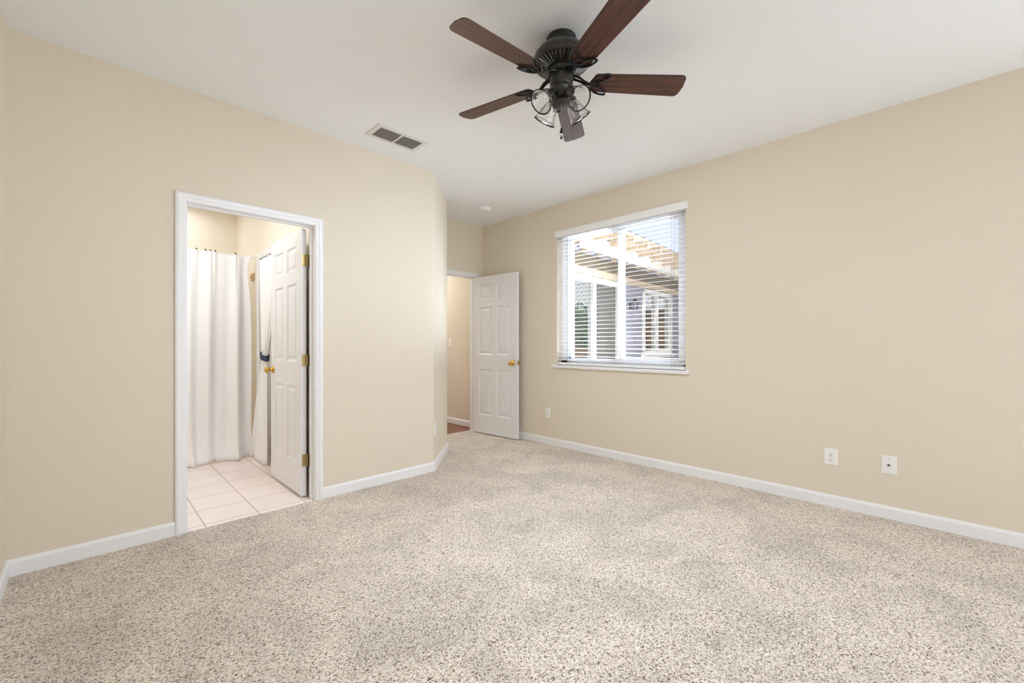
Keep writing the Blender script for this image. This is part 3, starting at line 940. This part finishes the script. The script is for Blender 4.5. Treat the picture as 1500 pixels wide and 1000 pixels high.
cur2 = obj('closet_curtain', tied_curtain(), M['curtain'], smooth='all'); tag(cur2, 'white curtain gathered by a navy band in the bathroom opening', 'curtain')
md = cur2.modifiers.new('thick', 'SOLIDIFY'); md.thickness = .0016
bm = B()
n = 28; loops = []
for zz, g in ((1.015, 0), (1.020, .002), (1.065, .002), (1.070, 0)):
    loops.append([bm.verts.new((1.226 + (.036 + g) * math.cos(2 * PI * k / n), 4.683 + (.068 + g) * math.sin(2 * PI * k / n), zz + .022 * math.sin(2 * PI * k / n))) for k in range(n)])
for a, b in zip(loops, loops[1:]):
    for k in range(n): bm.faces.new((a[k], a[(k + 1) % n], b[(k + 1) % n], b[k]))
tb = obj('tieback', bm, M['navy'], cur2, smooth='all'); tag(tb, 'navy blue tieback band'); md = tb.modifiers.new('thick', 'SOLIDIFY'); md.thickness = .003

# ------------------------------------------------------------------ outside the window
WA = math.radians(4.4); P0 = (XO + .005, 3.25, 0.0)
bm = B(); box(bm, (XO, -6, -.3), (16, 12, -.12)); struct('ground', bm, M['concrete'], 'pale concrete patio outside the window', 'ground')

house = thing('house_wing', P0, 'grey stucco house wing seen through the open blinds', 'house', rotz=WA)
bm = B()   # local x along the wall, y=0 is the face that looks back at the room
box(bm, (0, 0, -.12), (.10, .2, 2.9)); box(bm, (1.60, 0, -.12), (2.42, .2, 2.9)); box(bm, (3.66, 0, -.12), (4.7, .2, 2.9))
box(bm, (.10, 0, 2.06), (1.60, .2, 2.9)); box(bm, (2.42, 0, 2.06), (3.66, .2, 2.9)); box(bm, (2.42, 0, -.12), (3.66, .2, .98))
obj('wall', bm, M['stucco'], house)
bm = B()
for a, b in (((.10, -.02, -.05), (.16, .10, 2.06)), ((1.54, -.02, -.05), (1.60, .10, 2.06)), ((.10, -.02, 1.99), (1.60, .10, 2.06)), ((.855, -.015, -.05), (.925, .08, 2.02)), ((.10, -.02, -.12), (1.6, .10, -.02))):
    box(bm, a, b)
fr = obj('sliding_door', bm, M['outwhite'], house)
bm = B(); box(bm, (.16, .03, -.02), (.86, .036, 2.0)); obj('glass_panel', bm, M['reflglass'], fr)
bm = B(); box(bm, (.92, .02, -.02), (1.54, .024, 2.0)); obj('screen_panel', bm, M['screen'], fr)
bm = B(); box(bm, (.925, -.018, -.02), (.945, .02, 2.0)); obj('screen_edge', bm, M['dark'], fr)
bm = B()
for a, b in (((2.42, -.03, .98), (2.48, .10, 2.06)), ((3.60, -.03, .98), (3.66, .10, 2.06)), ((2.42, -.03, 1.99), (3.66, .10, 2.06)), ((2.42, -.03, .98), (3.66, .10, 1.05)), ((2.97, -.02, 1.0), (3.04, .08, 2.03))):
    box(bm, a, b)
box(bm, (2.38, -.06, .93), (3.70, .02, .985))
wf = obj('window', bm, M['outwhite'], house)
bm = B(); box(bm, (2.48, .03, 1.05), (3.60, .036, 2.0)); obj('pane', bm, M['reflglass'], wf)
bm = B(); box(bm, (0, -.035, 2.07), (4.7, 0, 2.16)); obj('ledger', bm, M['tanwood'], house)
bm = B(); box(bm, (0, -.025, 2.16), (4.7, 0, 2.335)); obj('eave_shade_board', bm, M['eave_shade'], house)  # added dark board, painting in the shadowed gaps under the eave

cover = thing('patio_cover', (P0[0], P0[1], 2.34), 'white patio cover with tan laths over the wing wall', 'patio cover', rotz=WA)
ra0 = None
for i in range(12):
    bm = B()
    if ra0 is None:
        box(bm, (-.02, -.74, 0), (.02, -.03, .09)); ra0 = obj('rafter', bm, M['tanwood'], cover); r_ = ra0
    else:
        bm.free(); r_ = ra0.copy(); COL.objects.link(r_)
    r_.location = (.15 + .40 * i, 0, 0)
bm = B(); box(bm, (0, -.43, -.07), (4.7, -.33, .06)); obj('beam', bm, M['outwhite'], cover)
la = None
for i in range(9):
    bm = B()
    if la is None:
        box(bm, (0, -.019, .091), (4.7, .019, .112)); la = obj('lath', bm, M['tanwood'], cover); r_ = la
    else:
        bm.free(); r_ = la.copy(); COL.objects.link(r_)
    r_.location = (0, -.72 + .075 * i, 0)

lan = thing('wall_lantern', (P0[0] + 1.98 * math.cos(WA) , P0[1] + 1.98 * math.sin(WA), 1.75), 'black carriage lantern on the grey wing wall', 'lantern', rotz=WA)
bm = B(); box(bm, (-.035, -.012, -.05), (.035, -.0005, .05)); obj('back_plate', bm, M['iron'], lan)
bm = B(); tube(bm, [(0, -.01, .03), (0, -.05, .075), (0, -.085, .08)], .008, 8); obj('arm', bm, M['iron'], lan)
bm = B(); lathe(bm, [(0, .11), (.012, .10), (.062, .055), (.062, .048), (0, .048)], 6, Matrix.Translation((0, -.085, 0))); lathe(bm, [(0, -.075), (.04, -.07), (.042, -.06), (0, -.06)], 6, Matrix.Translation((0, -.085, 0)))
for k in range(6):
    a = 2 * PI * k / 6; tube(bm, [(.058 * math.cos(a), -.085 + .058 * math.sin(a), .05), (.04 * math.cos(a), -.085 + .04 * math.sin(a), -.062)], .004, 5)
obj('cage', bm, M['iron'], lan)


def bush(name, loc, rx, ry, rz, n, label):
    bm = B()
    for _ in range(n):
        d = Vector((random.gauss(0, 1), random.gauss(0, 1), random.gauss(0, 1))).normalized()
        rr = random.uniform(.72, 1.03)
        p = Vector((d.x * rx * rr, d.y * ry * rr, rz + d.z * rz * rr))
        s = random.uniform(.03, .06)
        u = Vector((random.gauss(0, 1), random.gauss(0, 1), random.gauss(0, 1))).normalized(); w_ = u.cross(d + u * .3).normalized()
        q = [p - u * s, p + w_ * s * .5, p + u * s, p - w_ * s * .5]
        bm.faces.new([bm.verts.new(x) for x in q])
    t = thing(name, loc, label, 'shrub', 'shrubs along the yard fence')
    obj('foliage', bm, M['leaf'], t)
    bm = B(); tube(bm, [(0, 0, 0), (.02, 0, rz), (0, .02, rz * 1.4)], [.04, .03, .015], 8); obj('stem', bm, M['bark'], t)
    return t


for y, rz_, lb in ((2.10, 1.06, 'leafy green shrub mirrored in the sliding glass, nearest the house wing'), (1.25, 1.12, 'leafy green shrub mirrored in the glass, middle of three behind the planter'), (.40, 1.08, 'leafy green shrub mirrored in the glass, farthest from the house wing')):
    bush('shrub', (8.60, y, -.12), .40, .41, rz_, 2600, lb)
pl = thing('planter_wall', (8.05, 1.1, -.12), 'low brown planter wall in front of the yard shrubs', 'planter')
bm = B()
for i in range(5): box(bm, (-.05, -1.5, .245 * i), (.05, 1.6, .245 * i + .235))
obj('timbers', bm, M['fencewood'], pl)
fe = thing('yard_fence', (9.2, 1.0, -.12), 'brown wooden yard fence mirrored in the glass of the wing', 'fence')
bm = B()
for i in range(36): box(bm, (-.01, -2.5 + i * .145, 0), (.01, -2.5 + i * .145 + .138, 2.08))
obj('boards', bm, M['fencewood'], fe)
bm = B(); box(bm, (.01, -2.5, .3), (.05, 2.7, .39)); box(bm, (.01, -2.5, 1.4), (.05, 2.7, 1.49)); obj('rail', bm, M['fencewood'], fe)
tr = thing('lattice_screen', (9.12, 1.0, 1.98), 'white lattice topping the yard fence, mirrored in the glass', 'lattice')
bm = B()
for i in range(40):
    y = -2.6 + i * .13
    for s in (-1, 1):
        tube(bm, [(s * .004, y - s * .35, 0), (s * .004, y + s * .35, .7)], .018, 4)
box(bm, (-.02, -2.95, .68), (.02, 2.85, .74)); box(bm, (-.02, -2.95, -.0), (.02, 2.85, .04))
obj('lattice_panel', bm, M['outwhite'], tr)
